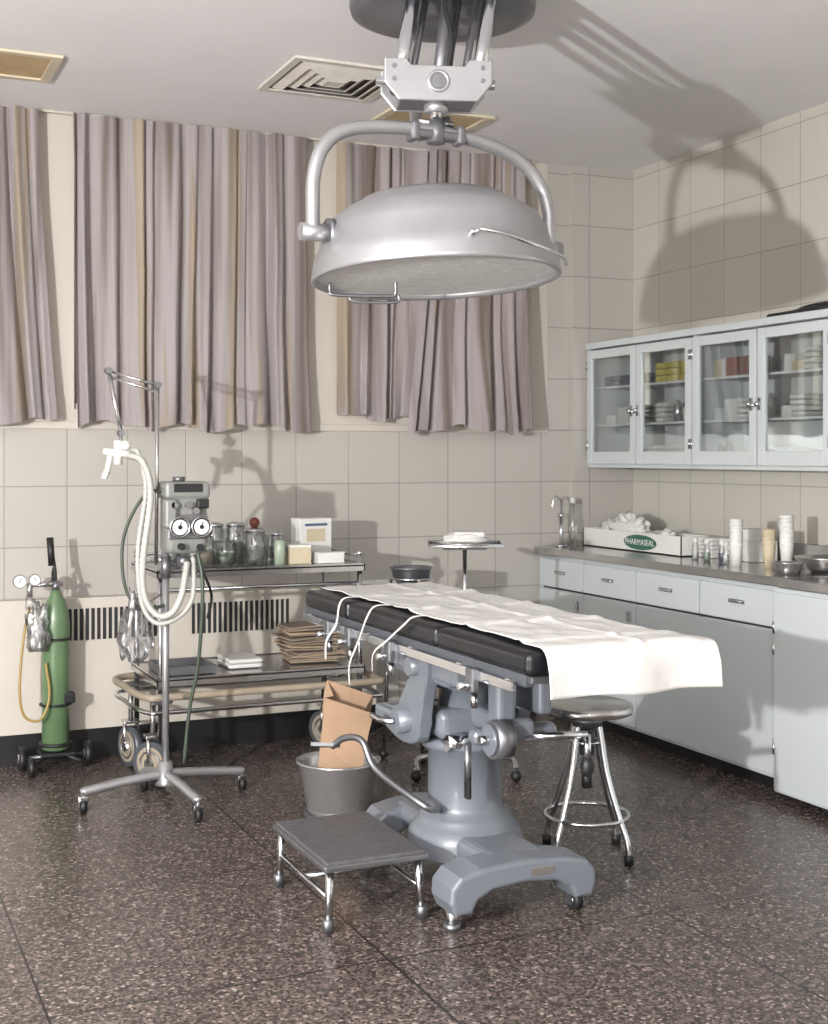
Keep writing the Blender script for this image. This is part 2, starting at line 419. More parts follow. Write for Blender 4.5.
# ------------------------------------------------------------------ base cabinets + counter
bc = grp('base_cabinet', (0, 0, 0))
XF = 3.65; CY0 = 2.2; CY1 = YW-.05; ZC = .93; XR = 3.60
build('carcass', [(bx(XF, XW-.003, CY0, CY1, .075, ZC-.042), 'cab'), (bx(XR, XF, CY0, 4.345, .04, ZC-.042), 'cab'), (bx(XF, 3.835, CY1, YW-.003, .075, ZC-.042), 'cab')], bc)
build('toe_kick', [(bx(XF+.07, XW-.003, CY0, CY1, 0, .075), 'base')], bc)
ys = [6.37, 5.915, 5.42, 4.905, 4.36]
it = []; hd = []
g_ = .006
def pull(y, z):
    hd.append((tube([(XF-.018, y-.045, z), (XF-.034, y-.035, z), (XF-.036, y, z), (XF-.034, y+.035, z), (XF-.018, y+.045, z)], .005, 8, 5), 'chrome'))
    hd.append((box((XF-.02, y, z), (.004, .11, .018), .001), 'chrome'))
for a, b in zip(ys[1:], ys[:-1]):
    it.append((bx(XF-.018, XF, a+g_, b-g_, .715, .868, .004), 'cab')); pull((a+b)/2, .80)
for a, b in ((5.915, 6.37), (5.42, 5.915), (4.36, 5.42)):
    it.append((bx(XF-.018, XF, a+g_, b-g_, .09, .70, .004), 'cab'))
for a, b in ((3.65, 4.335), (3.0, 3.65), (2.22, 3.0)):
    it.append((bx(XR-.018, XR, a+g_, b-g_, .05, .872, .004), 'cab'))
build('doors_and_drawers', it, bc)
for y, zz in ((4.385, .2), (4.385, .6)):
    hd.append((cyl((XF-.02, y, zz), (XF-.02, y, zz+.05), .006), 'chrome'))
for y, zz in ((4.325, .2), (4.325, .7), (3.68, .2)):
    hd.append((cyl((XR-.02, y, zz), (XR-.02, y, zz+.05), .006), 'chrome'))
for y in (5.46, 5.95): hd.append((box((XF-.03, y, .64), (.02, .02, .05), .003), 'chrome'))
build('pulls_and_hinges', hd, bc)
build('face_gaps', [(bx(XF-.001, XF+.001, y-.004, y+.004, .09, .87), 'gap') for y in ys[1:4]]+[(bx(XF-.001, XF+.001, 4.36, 6.35, .703, .712), 'gap')], bc)
XC = XF-.035
ct = [(bx(XC, XW-.003, 4.30, CY1, ZC-.04, ZC, .004), 'steel'), (bx(XC, 3.835, CY1, YW-.003, ZC-.04, ZC), 'steel'), (bx(XW-.025, XW-.003, CY0, CY1, ZC, ZC+.09, .003), 'steel')]
ct += [(bx(XC-.03, 3.76, CY0, 4.30, ZC-.04, ZC, .004), 'steel'), (bx(4.12, XW-.003, CY0, 4.30, ZC-.04, ZC), 'steel'), (bx(3.76, 4.12, CY0, 3.5, ZC-.04, ZC), 'steel')]
build('countertop', ct, bc)
build('sink_basin', [(bx(3.76, 4.12, 3.5, 4.3, ZC-.19, ZC-.185), 'steeld'), (bx(3.757, 3.763, 3.5, 4.3, ZC-.19, ZC-.005), 'steeld'), (bx(4.117, 4.123, 3.5, 4.3, ZC-.19, ZC-.005), 'steeld'), (bx(3.76, 4.12, 4.297, 4.303, ZC-.19, ZC-.005), 'steeld'), (bx(3.76, 4.12, 3.497, 3.503, ZC-.19, ZC-.005), 'steeld')], bc)

# upper cabinets
uc = grp('glass_door_cabinet', (0, 0, 0))
UX = 3.94; z0 = 1.37; z1 = 2.035
Y0 = 3.37; Y1 = YW-.05
it = [(bx(UX, XW-.003, Y0, Y1, z0, z0+.02), 'cab'), (bx(UX-.02, XW-.003, Y0, Y1, z1, z1+.035, .003), 'cab'), (bx(XW-.012, XW-.003, Y0, Y1, z0, z1), 'cabin')]
for y in (Y0+.01, 4.36, 5.35, Y1-.01): it.append((bx(UX, XW-.004, y-.012, y+.012, z0, z1), 'cab'))
build('carcass', it, uc)
build('shelves', [(bx(UX+.03, XW-.012, Y0+.02, Y1-.02, z, z+.012), 'cabin') for z in (1.60, 1.81)], uc)
dv = [6.335, 5.845, 5.355, 4.855, 4.36, 3.865, 3.37]
for i, (b, a) in enumerate(zip(dv[:-1], dv[1:])):
    a += .006; b -= .006; w = .048; x0 = UX-.022; x1 = UX-.001
    it = [(bx(x0, x1, a, a+w, z0+.02, z1-.01, .004), 'cab'), (bx(x0, x1, b-w, b, z0+.02, z1-.01, .004), 'cab'),
          (bx(x0, x1, a+w, b-w, z0+.02, z0+.02+w+.02, .004), 'cab'), (bx(x0, x1, a+w, b-w, z1-.01-w, z1-.01, .004), 'cab')]
    hy = a+w/2 if i % 2 == 0 else b-w/2
    it.append((box((x0-.006, hy, 1.675), (.012, .022, .06), .004), 'chrome'))
    it.append((cyl((x0-.02, hy, 1.67), (x0-.01, hy+(-.03 if i % 2 else .03)*-1, 1.67), .008), 'chrome'))
    it.append((sph((x0-.02, hy, 1.675), .014), 'chrome'))
    hh = b-.004 if i % 2 == 0 else a+.004
    for zz in (z0+.10, z1-.12): it.append((cyl((x0-.004, hh, zz), (x0-.004, hh, zz+.05), .006), 'chrome'))
    build('door_frame', it, uc)
    build('glass_pane', [(bx(UX-.012, UX-.009, a+w-.005, b-w+.005, z0+.08, z1-.05), 'glass')], uc)

def supplies():
    S_ = []
    for li, z in enumerate((1.391, 1.613, 1.823)):
        y = 6.29
        while y > 3.45:
            w = random.uniform(.07, .13)
            if any(abs(y-w/2-q) < w/2+.02 for q in (4.36, 5.35)): y -= .04; continue
            k = random.random(); yy = y-w/2; X = random.uniform(4.05, 4.10)
            if li == 2 and 5.4 < yy < 5.74:
                for q in range(3): S_.append((box((4.04, yy, z+.016+q*.034), (.13, w*.95, .030), .002), 'yel'))
            elif li == 2 and 4.92 < yy < 5.25:
                for q in range(4): S_.append((box((4.04, y-w*(q+.5)/4, z+.045), (.10, w*.22, .09), .002), random.choice(['redc', 'tan', 'white', 'paperd'])))
            elif li == 2 and yy > 5.88:
                for q in range(2): S_.append((box((X, yy, z+.015+q*.03), (.11, w*.9, .027), .002), random.choice(['blue', 'grayd', 'blue'])))
            elif k < .35:
                h = random.uniform(.04, .10)
                S_.append((box((X, yy, z+h/2), (.11, w*.9, h), .002), random.choice(['white', 'white', 'tan', 'cab', 'white'])))
            elif k < .6:
                for q in range(2):
                    r = random.uniform(.018, .025); h = random.uniform(.08, .13); c = (X+random.uniform(-.04, .03), yy-.025+.055*q, z)
                    S_.append((lathe([(0, 0), (r, 0), (r, h*.75), (r*.5, h*.85), (r*.5, h), (0, h)], 20, c), random.choice(['brownb', 'white', 'jar', 'jar', 'white', 'chrome'])))
            elif k < .92:
                for q in range(random.randint(2, 4)): S_.append((box((4.06, yy, z+.013+q*.026), (.17, w*.95, .024), .011), 'cloth'))
            y -= w+random.uniform(.005, .03)
    build('medical_supplies', S_)
supplies()
g = grp('tubing_coil', (4.06, 4.62, 2.072))
build('coil', [(tube([(0, -.4, .02), (.02, -.2, .03), (-.03, 0, .02), (.02, .2, .022), (0, .32, .018)], .016, 10), 'black'),
               (tube([(.05, -.35, .014), (.06, -.1, .05), (.03, .1, .045), (.06, .25, .014)], .009, 8), 'black'), (box((.05, -.2, .012), (.1, .28, .024), .004), 'grayd')], g)

# ------------------------------------------------------------------ counter items
zc = ZC+.001
g = grp('supply_carton', (3.98, 5.86, zc))
build('carton', [(bx(-.09, .09, -.46, .46, 0, .006), 'white'), (bx(-.09, -.085, -.46, .46, 0, .10), 'white'), (bx(.085, .09, -.46, .46, 0, .10), 'white'),
                 (bx(-.09, .09, -.46, -.455, 0, .10), 'white'), (bx(-.09, .09, .455, .46, 0, .10), 'white')], g)
ov = [(.15*math.cos(t*math.pi/16), .04*math.sin(t*math.pi/16)) for t in range(32)]
build('oval_label', [(prism([(-.10+a, .05+b) for a, b in ov], -.093, -.0905, 0, YZ), 'dgreen')], g)
tx = bpy.data.curves.new('label_text', 'FONT'); tx.body = 'PHARMASEAL'; tx.size = .044; tx.align_x = 'CENTER'; tx.align_y = 'CENTER'; tx.extrude = .0005
to = bpy.data.objects.new('label_text', tx); COL.objects.link(to); to.parent = g; to.location = (-.0945, -.10, .05)
to.rotation_euler = (math.radians(90), 0, math.radians(-90)); tx.materials.append(M['white'])
def crumple(c, s, seed, n=22, m='cloth', amp=.3):
    v, f, sm = sph((0, 0, 0), 1, n=n)
    o = []
    for q in v:
        d = 1+amp*noise.noise(q*2.2+Vector((seed, 0, 0)))+amp*.5*noise.noise(q*6+Vector((0, seed, 0)))
        o.append(Vector((q.x*d*s[0]+c[0], q.y*d*s[1]+c[1], max(q.z*d, -.8)*s[2]+c[2])))
    return ((o, f, True), m)
build('wrapped_packs', [crumple((0, .14, .09), (.06, .16, .085), 3, amp=.8), crumple((0, -.2, .06), (.06, .15, .05), 8, amp=.7), crumple((.0, .3, .06), (.05, .10, .07), 9, amp=.7)], g)
g = grp('steel_dispenser', (3.72, 6.28, zc))
build('dispenser', [(lathe([(0, 0), (.04, 0), (.04, .01), (.012, .02), (.012, .16), (.02, .165), (.02, .18), (.006, .19), (.006, .27), (0, .27)], 24), 'chrome'),
                    (tube([(0, 0, .25), (-.03, 0, .28), (-.05, 0, .26), (-.055, 0, .22)], .005, 8), 'chrome'), (lathe([(0, 0), (.022, 0), (.022, .14), (.012, .16), (.012, .24), (0, .24)], 20, (.075, 0, 0)), 'jar'), (cyl((.075, 0, .24), (.075, 0, .27), .014), 'white')], g)
g = grp('tissue_box', (4.06, 5.10, zc))
build('box_body', [(bx(-.07, .07, -.14, .12, 0, .10, .004), 'white'), (bx(-.06, .05, -.12, .0, .10, .155, .004), 'white'), crumple((0, .06, .12), (.04, .05, .03), 4)], g)
g = grp('folded_towel', (4.04, 5.31, zc))
build('towel_body', [(box((0, 0, .01+.02*i), (.15, .11, .02), .009), 'cloth') for i in range(5)], g)
for x, y, m in ((3.84, 5.12, 'lgreen'), (3.85, 5.02, 'blue'), (3.82, 4.95, 'white'), (3.86, 5.24, 'white')):
    g = grp('small_bottle', (x, y, zc))
    build('bottle_body', [(lathe([(0, 0), (.017, 0), (.017, .06), (.010, .075), (.010, .085)], 20), 'jar'), (lathe([(0, .002), (.014, .002), (.014, .045), (0, .045)], 20), m), (cyl((0, 0, .085), (0, 0, .105), .013), 'white')], g)
def cups(x, y, n, m, r=.036, hh=.09):
    g = grp('paper_cup_stack', (x, y, zc)); it = []
    for i in range(n):
        z = hh+i*.014
        it.append((lathe([(r*.98, z), (r*1.04, z+.002), (r*1.04, z+.006), (r*.97, z+.008)], 28), m))
    it.append((lathe([(0, 0), (r*.72, 0), (r*.96, hh), (r*.96, hh+n*.014), (r*.8, hh+n*.014), (0, hh+n*.014-.02)], 28), m))
    build('cups', it, g)
cups(3.80, 4.85, 9, 'white', .030); cups(3.88, 4.72, 6, 'tan', .030); cups(3.93, 4.66, 10, 'white', .031, .1)
g = grp('steel_bowl', (3.96, 4.44, zc))
build('bowl', [(lathe([(0, .004), (.06, .004), (.1, .03), (.13, .065), (.137, .066), (.132, .062), (.1, .022), (.06, 0), (0, 0)], 48), 'steel')], g)
g = grp('steel_bowl', (3.75, 4.44, zc))
build('bowl', [(lathe([(0, .004), (.05, .004), (.065, .05), (.07, .051), (.067, .048), (.052, 0), (0, 0)], 36), 'steel')], g)
g = grp('sink_faucet', (4.17, 3.95, zc))
build('faucet', [(cyl((0, 0, 0), (0, 0, .05), .022), 'chrome'), (tube([(0, 0, .04), (0, 0, .2), (-.05, 0, .27), (-.14, 0, .25), (-.16, 0, .2)], .011), 'chrome'), (cyl((0, -.1, 0), (0, -.1, .05), .018), 'chrome'), (cyl((0, .1, 0), (0, .1, .05), .018), 'chrome')], g)

# ------------------------------------------------------------------ operating table
ot = grp('operating_table', (1.96, 3.94, 0))
def crossbar(yc, w, hw, xc=0.):
    P = [(-hw+.012, .062), (-hw-.004, .10), (-hw, .145), (-hw+.03, .178), (-hw+.10, .195), (0, .205), (hw-.10, .195), (hw-.03, .178), (hw, .145), (hw+.004, .10), (hw-.012, .062),
         (hw-.07, .062), (hw-.09, .10), (hw-.14, .125), (0, .135), (-hw+.14, .125), (-hw+.09, .10), (-hw+.07, .062)]
    return prism([(a+xc, b) for a, b in P], -yc-w/2, -yc+w/2, .014, XZ, 3, False, True)
it = [(crossbar(-.375, .15, .25, -.016), 'gray'), (crossbar(.36, .14, .20), 'gray'),
      (box((0, 0, .165), (.22, .74, .08), .035, None, 4), 'gray')]
it.append((lathe([(.195, .12), (.195, .17), (.187, .195), (.172, .212), (.162, .222), (.157, .235), (.15, .245), (.132, .256), (.126, .275), (.125, .46), (.145, .468), (.147, .492), (.13, .5), (0, .5)], 64), 'gray'))
build('pedestal_base', it, ot)
it = []
for x, y, kind in ((-.23, -.375, 0), (.20, -.375, 1), (-.16, .36, 1), (.16, .36, 1)):
    if kind:
        it.append((cyl((x-.013, y, .032), (x+.013, y, .032), .032), 'black')); it.append((cyl((x-.017, y, .032), (x+.017, y, .032), .014), 'chrome'))
        it.append((box((x, y, .062), (.05, .035, .012), .003), 'steeld')); it.append((box((x-.021, y, .045), (.005, .03, .05)), 'steeld')); it.append((box((x+.021, y, .045), (.005, .03, .05)), 'steeld'))
    else:
        it.append((cyl((x, y, .0), (x, y, .07), .018), 'chrome')); it.append((cyl((x, y, .0), (x, y, .02), .026), 'steeld'))
it.append((box((.04, -.4505, .165), (.08, .004, .024), .001), 'steel'))
build('casters', it, ot)
it = [(lathe([(.09, .495), (.09, .66), (.12, .67), (.12, .70), (0, .70)], 48), 'gray'),
      (box((0, 0, .555), (.28, .20, .10), .03, None, 4), 'gray'),
      (box((0, -.02, .725), (.36, .42, .05), .015), 'gray'),
      (box((-.16, 0, .745), (.05, .6, .06), .012), 'gray'), (box((.16, 0, .745), (.05, .6, .06), .012), 'gray')]
pl = [(-.12, .80), (-.02, .80), (.0, .72), (.05, .66), (.10, .60), (.16, .585), (.24, .58), (.245, .53), (.18, .50), (.06, .48), (-.05, .50), (-.08, .56), (-.10, .64), (-.13, .72)]
pl = [(p.x, p.y) for p in catmull([(a, b, 0) for a, b in pl], 3, True)]
it.append((prism(pl, -.205, -.16, .006, YZ, 2, False, True), 'gray')); it.append((prism(pl, .16, .205, 0, YZ), 'gray'))
it.append((cyl((-.25, .02, .56), (-.13, .02, .56), .04), 'gray')); it.append((cyl((-.235, -.05, .75), (-.16, -.05, .75), .03), 'gray'))
it.append((box((-.20, .17, .55), (.05, .18, .06), .015), 'gray'))
it.append((box((.02, -.20, .58), (.09, .34, .07), .02, None, 3), 'gray')); it.append((box((-.02, -.30, .64), (.07, .08, .20), .02, None, 3), 'gray'))
it.append((box((.02, -.3, .56), (.30, .06, .05), .02, None, 3), 'gray'))
it.append((box((.13, -.22, .68), (.05, .20, .14), .015, None, 3), 'gray'))
build('mechanism', it, ot)
it = [(cyl((-.09, -.36, .56), (-.03, -.36, .56), .060, .060, 40), 'alud'), (cyl((-.10, -.36, .56), (-.09, -.36, .56), .048, .048, 40), 'gray'), (cyl((-.13, -.36, .56), (-.09, -.36, .56), .014), 'chrome'),
      (cyl((.03, -.36, .56), (.22, -.42, .56), .012), 'chrome'), (cyl((.22, -.42, .56), (.22, -.42, .47), .012), 'chrome'), (sph((.22, -.42, .46), .022, (1, 1, 1.5)), 'black'),
      (cyl((-.10, -.22, .52), (-.10, -.22, .40), .012), 'steeld'), (box((-.10, -.22, .38), (.016, .03, .07), .005), 'black'),
      (cyl((-.12, -.1, .50), (-.05, -.1, .50), .03), 'chrome'),
      (tube([(-.25, .02, .56), (-.28, .05, .56), (-.29, .12, .565)], .01), 'chrome'),
      (cyl((.0, -.48, .78), (.0, .5, .78), .012), 'chrome'),
      (cyl((-.2, -.62, .785), (.2, -.62, .785), .010), 'chrome')]
build('cranks_and_shafts', it, ot)
it = [(tube([(-.12, -.05, .27), (-.206, -.12, .31), (-.29, .08, .39), (-.315, .145, .475), (-.35, .215, .475), (-.38, .26, .44)], .0115, 10, 10), 'steeld'),
      (prism([(-.05, -.02), (.04, -.028), (.06, 0), (.04, .028), (-.05, .02)], -.006, .006, 0, Matrix.Translation((-.395, .29, .44)) @ Euler((0.3, 0.1, math.radians(125))).to_matrix().to_4x4()), 'steeld')]
build('foot_lever', it, ot)
it = []
for sx in (-1, 1):
    it.append((box((sx*.245, 0, .835), (.03, 1.76, .035), .004), 'grayd'))
    it.append((box((sx*.277, .0, .815), (.010, 1.70, .028), .002), 'chrome'))
    for y in (-.8, -.5, -.15, .2, .5, .8): it.append((cyl((sx*.25, y, .82), (sx*.275, y, .82), .012), 'steel'))
    for y in (-.62, -.02, .34, .55): it.append((box((sx*.287, y, .80), (.024, .045, .07), .006), 'steeld')); it.append((cyl((sx*.295, y, .785), (sx*.33, y, .785), .011), 'chrome')); it.append((cyl((sx*.28, y, .76), (sx*.28, y, .72), .010), 'chrome'))
for y0_, y1_ in ((-.90, -.32), (-.30, .36), (.38, .88)):
    it.append((box((0, (y0_+y1_)/2, .838), (.50, y1_-y0_, .02), .003), 'steeld'))
it.append((box((0, .0, .80), (.3, .9, .05), .01), 'grayd'))
build('frame_and_rails', it, ot)
it = []
for y0_, y1_ in ((-.915, -.34), (-.33, .40), (.41, .86)):
    it.append((box((0, (y0_+y1_)/2, .882), (.54, y1_-y0_, .066), .02, None, 4), 'leath'))
build('mattress', it, ot)

sh = grp('surgical_sheet', (1.96, 3.94, 0))
nx, ny = 90, 200; V = []; F = []
def bend(t, edge, r=.03):
    if t <= edge: return t, 0.
    q = t-edge
    if q < r*math.pi/2: a = q/r; return edge+r*math.sin(a), r*(1-math.cos(a))
    return edge+r, r+(q-r*math.pi/2)
for j in range(ny+1):
    t = .84-(1.885)*j/ny
    foot = min(1, max(0, (-.35-t)/.5))
    smax = .345-.015*foot
    smin = -.205-.02*foot
    for i in range(nx+1):
        s = smin+(smax-smin)*i/nx
        wl = .014*noise.noise(Vector((0, t*2.5, 3)))+.02*noise.noise(Vector((0, t*1.1, 9)))
        s2 = s+wl*max(0, 1-i/nx*1.5)*(1-foot)
        x, dz1 = bend(s2, .25)
        x = x+(min(s2, .325)-x)*foot; dz1 *= (1-foot*.85)
        yy, dz2 = bend(-t, .90)
        if t > 0: yy = -t; dz2 = 0
        y = -yy
        dz = max(dz1, dz2)+min(dz1, dz2)*.2
        w = .008*(noise.noise(Vector((s*6, t*5, 0)))+.6*noise.noise(Vector((s*14, t*9, 5))))
        fold = 0
        for fy in (.45, .02, -.42, -.78): fold += .006*math.exp(-((t-fy)/.018)**2)
        fold += .005*math.exp(-((s-.08)/.015)**2)
        hang = min(1, dz/.06)
        z = .9195-dz+(abs(w)+fold)*(1-hang)+.003
        if dz2 > 0: y -= hang*(.012+.010*math.sin(s*19+1))+.10*dz2
        if dz1 > 0 and dz2 == 0: x += .01*hang
        if dz2 > 0: z += .012*noise.noise(Vector((s*5, 0, 7)))*hang
        V.append(Vector((x, y, z)))
for j in range(ny):
    for i in range(nx):
        a = j*(nx+1)+i; F.append([a, a+1, a+nx+2, a+nx+1])
so = build('sheet', [((V, F, True), 'cloth')], sh)
md = so.modifiers.new('s', 'SOLIDIFY'); md.thickness = .003; md.offset = 1
def tie(P):
    return (tube(P, .008, 8, 8, flat=.25), 'cloth')
build('cloth_ties', [tie([(-.20, .44, .928), (-.262, .44, .926), (-.285, .44, .90), (-.29, .46, .83), (-.315, .49, .77), (-.315, .50, .70)]),
                     tie([(-.20, .16, .928), (-.262, .16, .926), (-.287, .17, .89), (-.30, .22, .80), (-.32, .25, .72), (-.32, .25, .65)]),
                     tie([(-.20, -.16, .928), (-.262, -.16, .926), (-.287, -.14, .90), (-.30, -.04, .84), (-.325, .02, .79), (-.325, .03, .73)])], sh)

# ------------------------------------------------------------------ surgical light
sl = grp('surgical_ceiling_light', (1.765, 3.756, 0))
zr = 2.01
LA = Vector((.912, -.41, 0)); FA = Vector((.41, .912, 0))
tilt = Matrix.Translation((0, 0, zr)) @ Euler((math.radians(-3.0), math.radians(-1.0), 0)).to_matrix().to_4x4()
prof = [(0, .262), (.05, .26), (.06, .267), (.09, .265), (.1, .255), (.16, .249), (.22, .237), (.228, .241), (.236, .231), (.285, .208), (.33, .175), (.358, .13), (.372, .075), (.384, .062), (.391, .03), (.396, .0), (.398, -.012), (.390, -.016), (.378, -.012), (.375, .0)]
build('dome_shell', [(xf(lathe(prof, 96), tilt), 'alu')], sl)
build('lens', [(xf(lathe([(0, -.005), (.12, -.004), (.25, -.002), (.376, .0)], 72), tilt), 'lens'),
               (xf(lathe([(.376, .012), (.2, .014), (0, .014)], 72), tilt), 'alud')], sl)
it = [(tube([(-.415, 0, 2.12), (-.415, 0, 2.2), (-.412, 0, 2.29), (-.385, 0, 2.375), (-.32, 0, 2.435), (-.2, 0, 2.462), (0, 0, 2.468), (.2, 0, 2.44), (.32, 0, 2.39), (.385, 0, 2.32), (.412, 0, 2.24), (.415, 0, 2.17), (.415, 0, 2.12)], .022, 16, 8), 'alu'),
      (cyl((-.455, 0, 2.12), (-.36, 0, 2.12), .027), 'alu'), (cyl((.455, 0, 2.12), (.36, 0, 2.12), .027), 'alu'),
      (cyl((-.37, 0, 2.12), (-.35, 0, 2.12), .045), 'alud'), (cyl((.37, 0, 2.12), (.35, 0, 2.12), .045), 'alud')]
build('yoke', it, sl)
def lf(a, f, z): return LA*a+FA*f+Vector((0, 0, z))
it = [(tube([lf(.10, -.37, zr+.075), lf(.13, -.42, zr+.075), lf(.22, -.40, zr+.055), lf(.30, -.33, zr+.04), lf(.38, -.20, zr+.03), lf(.40, -.12, zr+.02)], .006, 8), 'chrome'), (sph(lf(.10, -.375, zr+.075), .012), 'chrome'),
      (tube([lf(-.34, .05, zr), lf(-.34, .05, zr-.04), lf(-.32, .05, zr-.055), lf(-.15, .08, zr-.055), lf(-.13, .08, zr-.045), lf(-.13, .08, zr)], .006, 8, 6), 'steeld'),
      (tube([lf(-.28, .06, zr-.055), lf(-.26, .06, zr-.075), lf(-.13, .08, zr-.075), lf(-.12, .08, zr-.05)], .005, 8, 6), 'steeld')]
build('handles', it, sl)
it = [(cyl((0, 0, 2.43), (0, 0, 2.50), .03), 'alud'), (cyl((0, 0, 2.49), (0, 0, 2.60), .018), 'chrome'), (cyl((0, 0, 2.525), (0, 0, 2.56), .038), 'alu'),
      (box((0, 0, 2.455), (.15, .05, .03), .01), 'alud'), (box((-.08, 0, 2.46), (.03, .06, .06), .01), 'alud'), (box((.08, 0, 2.46), (.03, .06, .06), .01), 'alud'), (cyl((-.06, 0, 2.495), (.06, 0, 2.495), .010), 'chrome')]
build('swivel_neck', it, sl)
RB = Matrix.Rotation(math.radians(-18), 4, 'Z') @ Matrix.Translation((0, 0, -.035))
pp = [(-.17, 2.715), (-.10, 2.715), (-.085, 2.695), (.085, 2.695), (.10, 2.715), (.17, 2.715), (.17, 2.64), (.125, 2.585), (-.125, 2.585), (-.17, 2.64)]
it = [(xf(prism(pp, .05, .066, .004, XZ, 2, False, True), RB), 'alu'), (xf(prism(pp, -.09, -.075, .004, XZ, 2, False, True), RB), 'alu'),
      (xf(box((0, .012, 2.592), (.24, .12, .012), .004), RB), 'alud'),
      (xf(ring((0, -.068, 2.645), .030, .006, (0, 1, 0)), RB), 'alu'), (xf(cyl((0, -.072, 2.645), (0, .08, 2.645), .022), RB), 'steeld'),
      (xf(cyl((-.19, .012, 2.66), (.19, .012, 2.66), .016), RB), 'chrome')]
for sx in (-.14, .14):
    for zz in (2.69, 2.65): it.append((xf(cyl((sx, -.072, zz), (sx, -.06, zz), .007), RB), 'steeld'))
build('bracket', it, sl)
cx, cy = 1.957-1.765, 4.11-3.756
it = []
for ox, fy, r, m in ((-.125, -.02, .023, 'chrome'), (-.085, .03, .012, 'steeld'), (.085, .03, .012, 'steeld'), (.125, -.02, .023, 'chrome')):
    a = RB @ Vector((ox, fy+.01, 2.62)); it.append((cyl(a, lf(ox+.06, .11+fy, 2.97), r), m))
    it.append((cyl(a+Vector((0, 0, .03)), a+Vector((0, 0, .09)), r+.008), 'alu'))
it.append((cyl(RB @ Vector((.01, .03, 2.64)), lf(.05, .14, 2.97), .024), 'alud')); it.append((cyl(RB @ Vector((.035, -.01, 2.66)), lf(.085, .10, 2.97), .009), 'black'))
it.append((tube([lf(.03, -.03, 2.62), lf(.05, -.02, 2.75), lf(.03, .04, 2.88), lf(.05, .10, 2.97)], .008, 8), 'black'))
it.append((box(lf(.045, .12, 2.97), (.36, .12, .05), .01, (0, 0, -24)), 'alud'))
it.append((cyl(RB @ Vector((-.06, .08, 2.64)), lf(-.06, .45, 2.58), .022), 'alu')); it.append((cyl(lf(-.06, .45, 2.58), lf(.06, .45, 2.60), .035), 'alud'))
build('suspension_arms', it, sl)
build('ceiling_canopy', [(lathe([(0, 2.95), (.1, 2.95), (.11, 2.935), (.14, 2.935), (.15, 2.955), (.28, 2.965), (.32, 2.98), (.325, 3.0), (.325, 3.078), (0, 3.078)], 72, (cx, cy, 0)), 'alud')], sl)

# ------------------------------------------------------------------ step stool
ss = grp('step_stool', (1.532, 3.93, 0))
build('platform', [(box((0, 0, .205), (.325, .49, .016), .004), 'rubt'), (box((0, 0, .193), (.345, .505, .02), .005), 'steeld')], ss)
it = []
for sx in (-1, 1):
    for sy in (-1, 1):
        p = (sx*.145, sy*.225); q = (sx*.155, sy*.235)
        it.append((cyl((p[0], p[1], .19), (q[0], q[1], .02), .0125), 'chrome')); it.append((lathe([(0, 0), (.019, 0), (.018, .035), (.014, .04), (0, .04)], 20, (q[0], q[1], 0)), 'steeld'))
    it.append((cyl((sx*.15, -.23, .10), (sx*.15, .23, .10), .008), 'chrome'))
it.append((cyl((-.15, 0, .10), (.15, 0, .10), .008), 'chrome'))
build('legs', it, ss)

# ------------------------------------------------------------------ swivel stool
st = grp('swivel_stool', (2.50, 4.04, 0))
build('seat', [(lathe([(0, .545), (.15, .548), (.163, .544), (.168, .534), (.165, .515), (.155, .51), (0, .51)], 56), 'steel')], st)
it = [(cyl((0, 0, .26), (0, 0, .50), .011), 'black'), (cyl((0, 0, .36), (0, 0, .45), .026), 'grayd'), (lathe([(0, .46), (.05, .46), (.07, .51), (0, .51)], 30), 'steeld'), (cyl((0, 0, .24), (0, 0, .30), .018), 'black')]
for k in range(4):
    a = math.radians(22+90*k); c, s = math.cos(a), math.sin(a)
    it.append((tube([(c*.055, s*.055, .47), (c*.065, s*.065, .42), (c*.09, s*.09, .30), (c*.14, s*.14, .16), (c*.175, s*.175, .08), (c*.182, s*.182, .03)], .011, 12), 'chrome'))
    it.append((lathe([(0, 0), (.017, 0), (.017, .03), (.012, .035), (0, .035)], 20, (c*.182, s*.182, 0)), 'black'))
it.append((ring((0, 0, .145), .15, .008), 'chrome')); it.append((ring((0, 0, .41), .055, .007), 'chrome'))
build('leg_frame', it, st)

# ------------------------------------------------------------------ bucket with paper bag
bk = grp('kick_bucket', (1.84, 4.82, 0))
build('pail', [(lathe([(0, .025), (.115, .025), (.122, .035), (.158, .225), (.166, .232), (.168, .24), (.160, .242), (.152, .225), (.118, .045), (0, .04)], 64), 'pail')], bk)
it = [(ring((0, 0, .03), .13, .009), 'steeld')]
for k in range(4):
    a = math.radians(45+90*k); it.append((cyl((.13*math.cos(a), .13*math.sin(a), 0), (.13*math.cos(a), .13*math.sin(a), .03), .014), 'black'))
build('rolling_base', it, bk)
def bag():
    V = []; F = []; lev = 12
    base = [(-.092, -.05), (0, -.054), (.092, -.05), (.095, 0), (.092, .05), (0, .045), (-.092, .05), (-.095, 0)]
    for l in range(lev+1):
        q = l/lev; sc_ = .88+.16*q
        for i, (x, y) in enumerate(base):
            w = .008*noise.noise(Vector((x*20, y*20, q*4)))*(.4+q)
            z = .05+.44*q
            if q > .8: z += (.03 if y > .02 else -.02)*(q-.8)/.2+.2*x*(q-.8)/.2*-1
            if i in (3, 7): x *= 1-.35*q
            V.append(Vector((x*sc_+w, y*sc_*(1+.1*q)+w, z)))
    n = 8
    for l in range(lev):
        for i in range(n): F.append([l*n+i, l*n+(i+1) % n, (l+1)*n+(i+1) % n, (l+1)*n+i])
    F.append(list(range(n))[::-1])
    return (V, F, False)
bg = grp('paper_bag', (1.81, 4.81, 0), -20)
vb = xf(bag(), Matrix.Rotation(math.radians(8), 4, 'Y'))
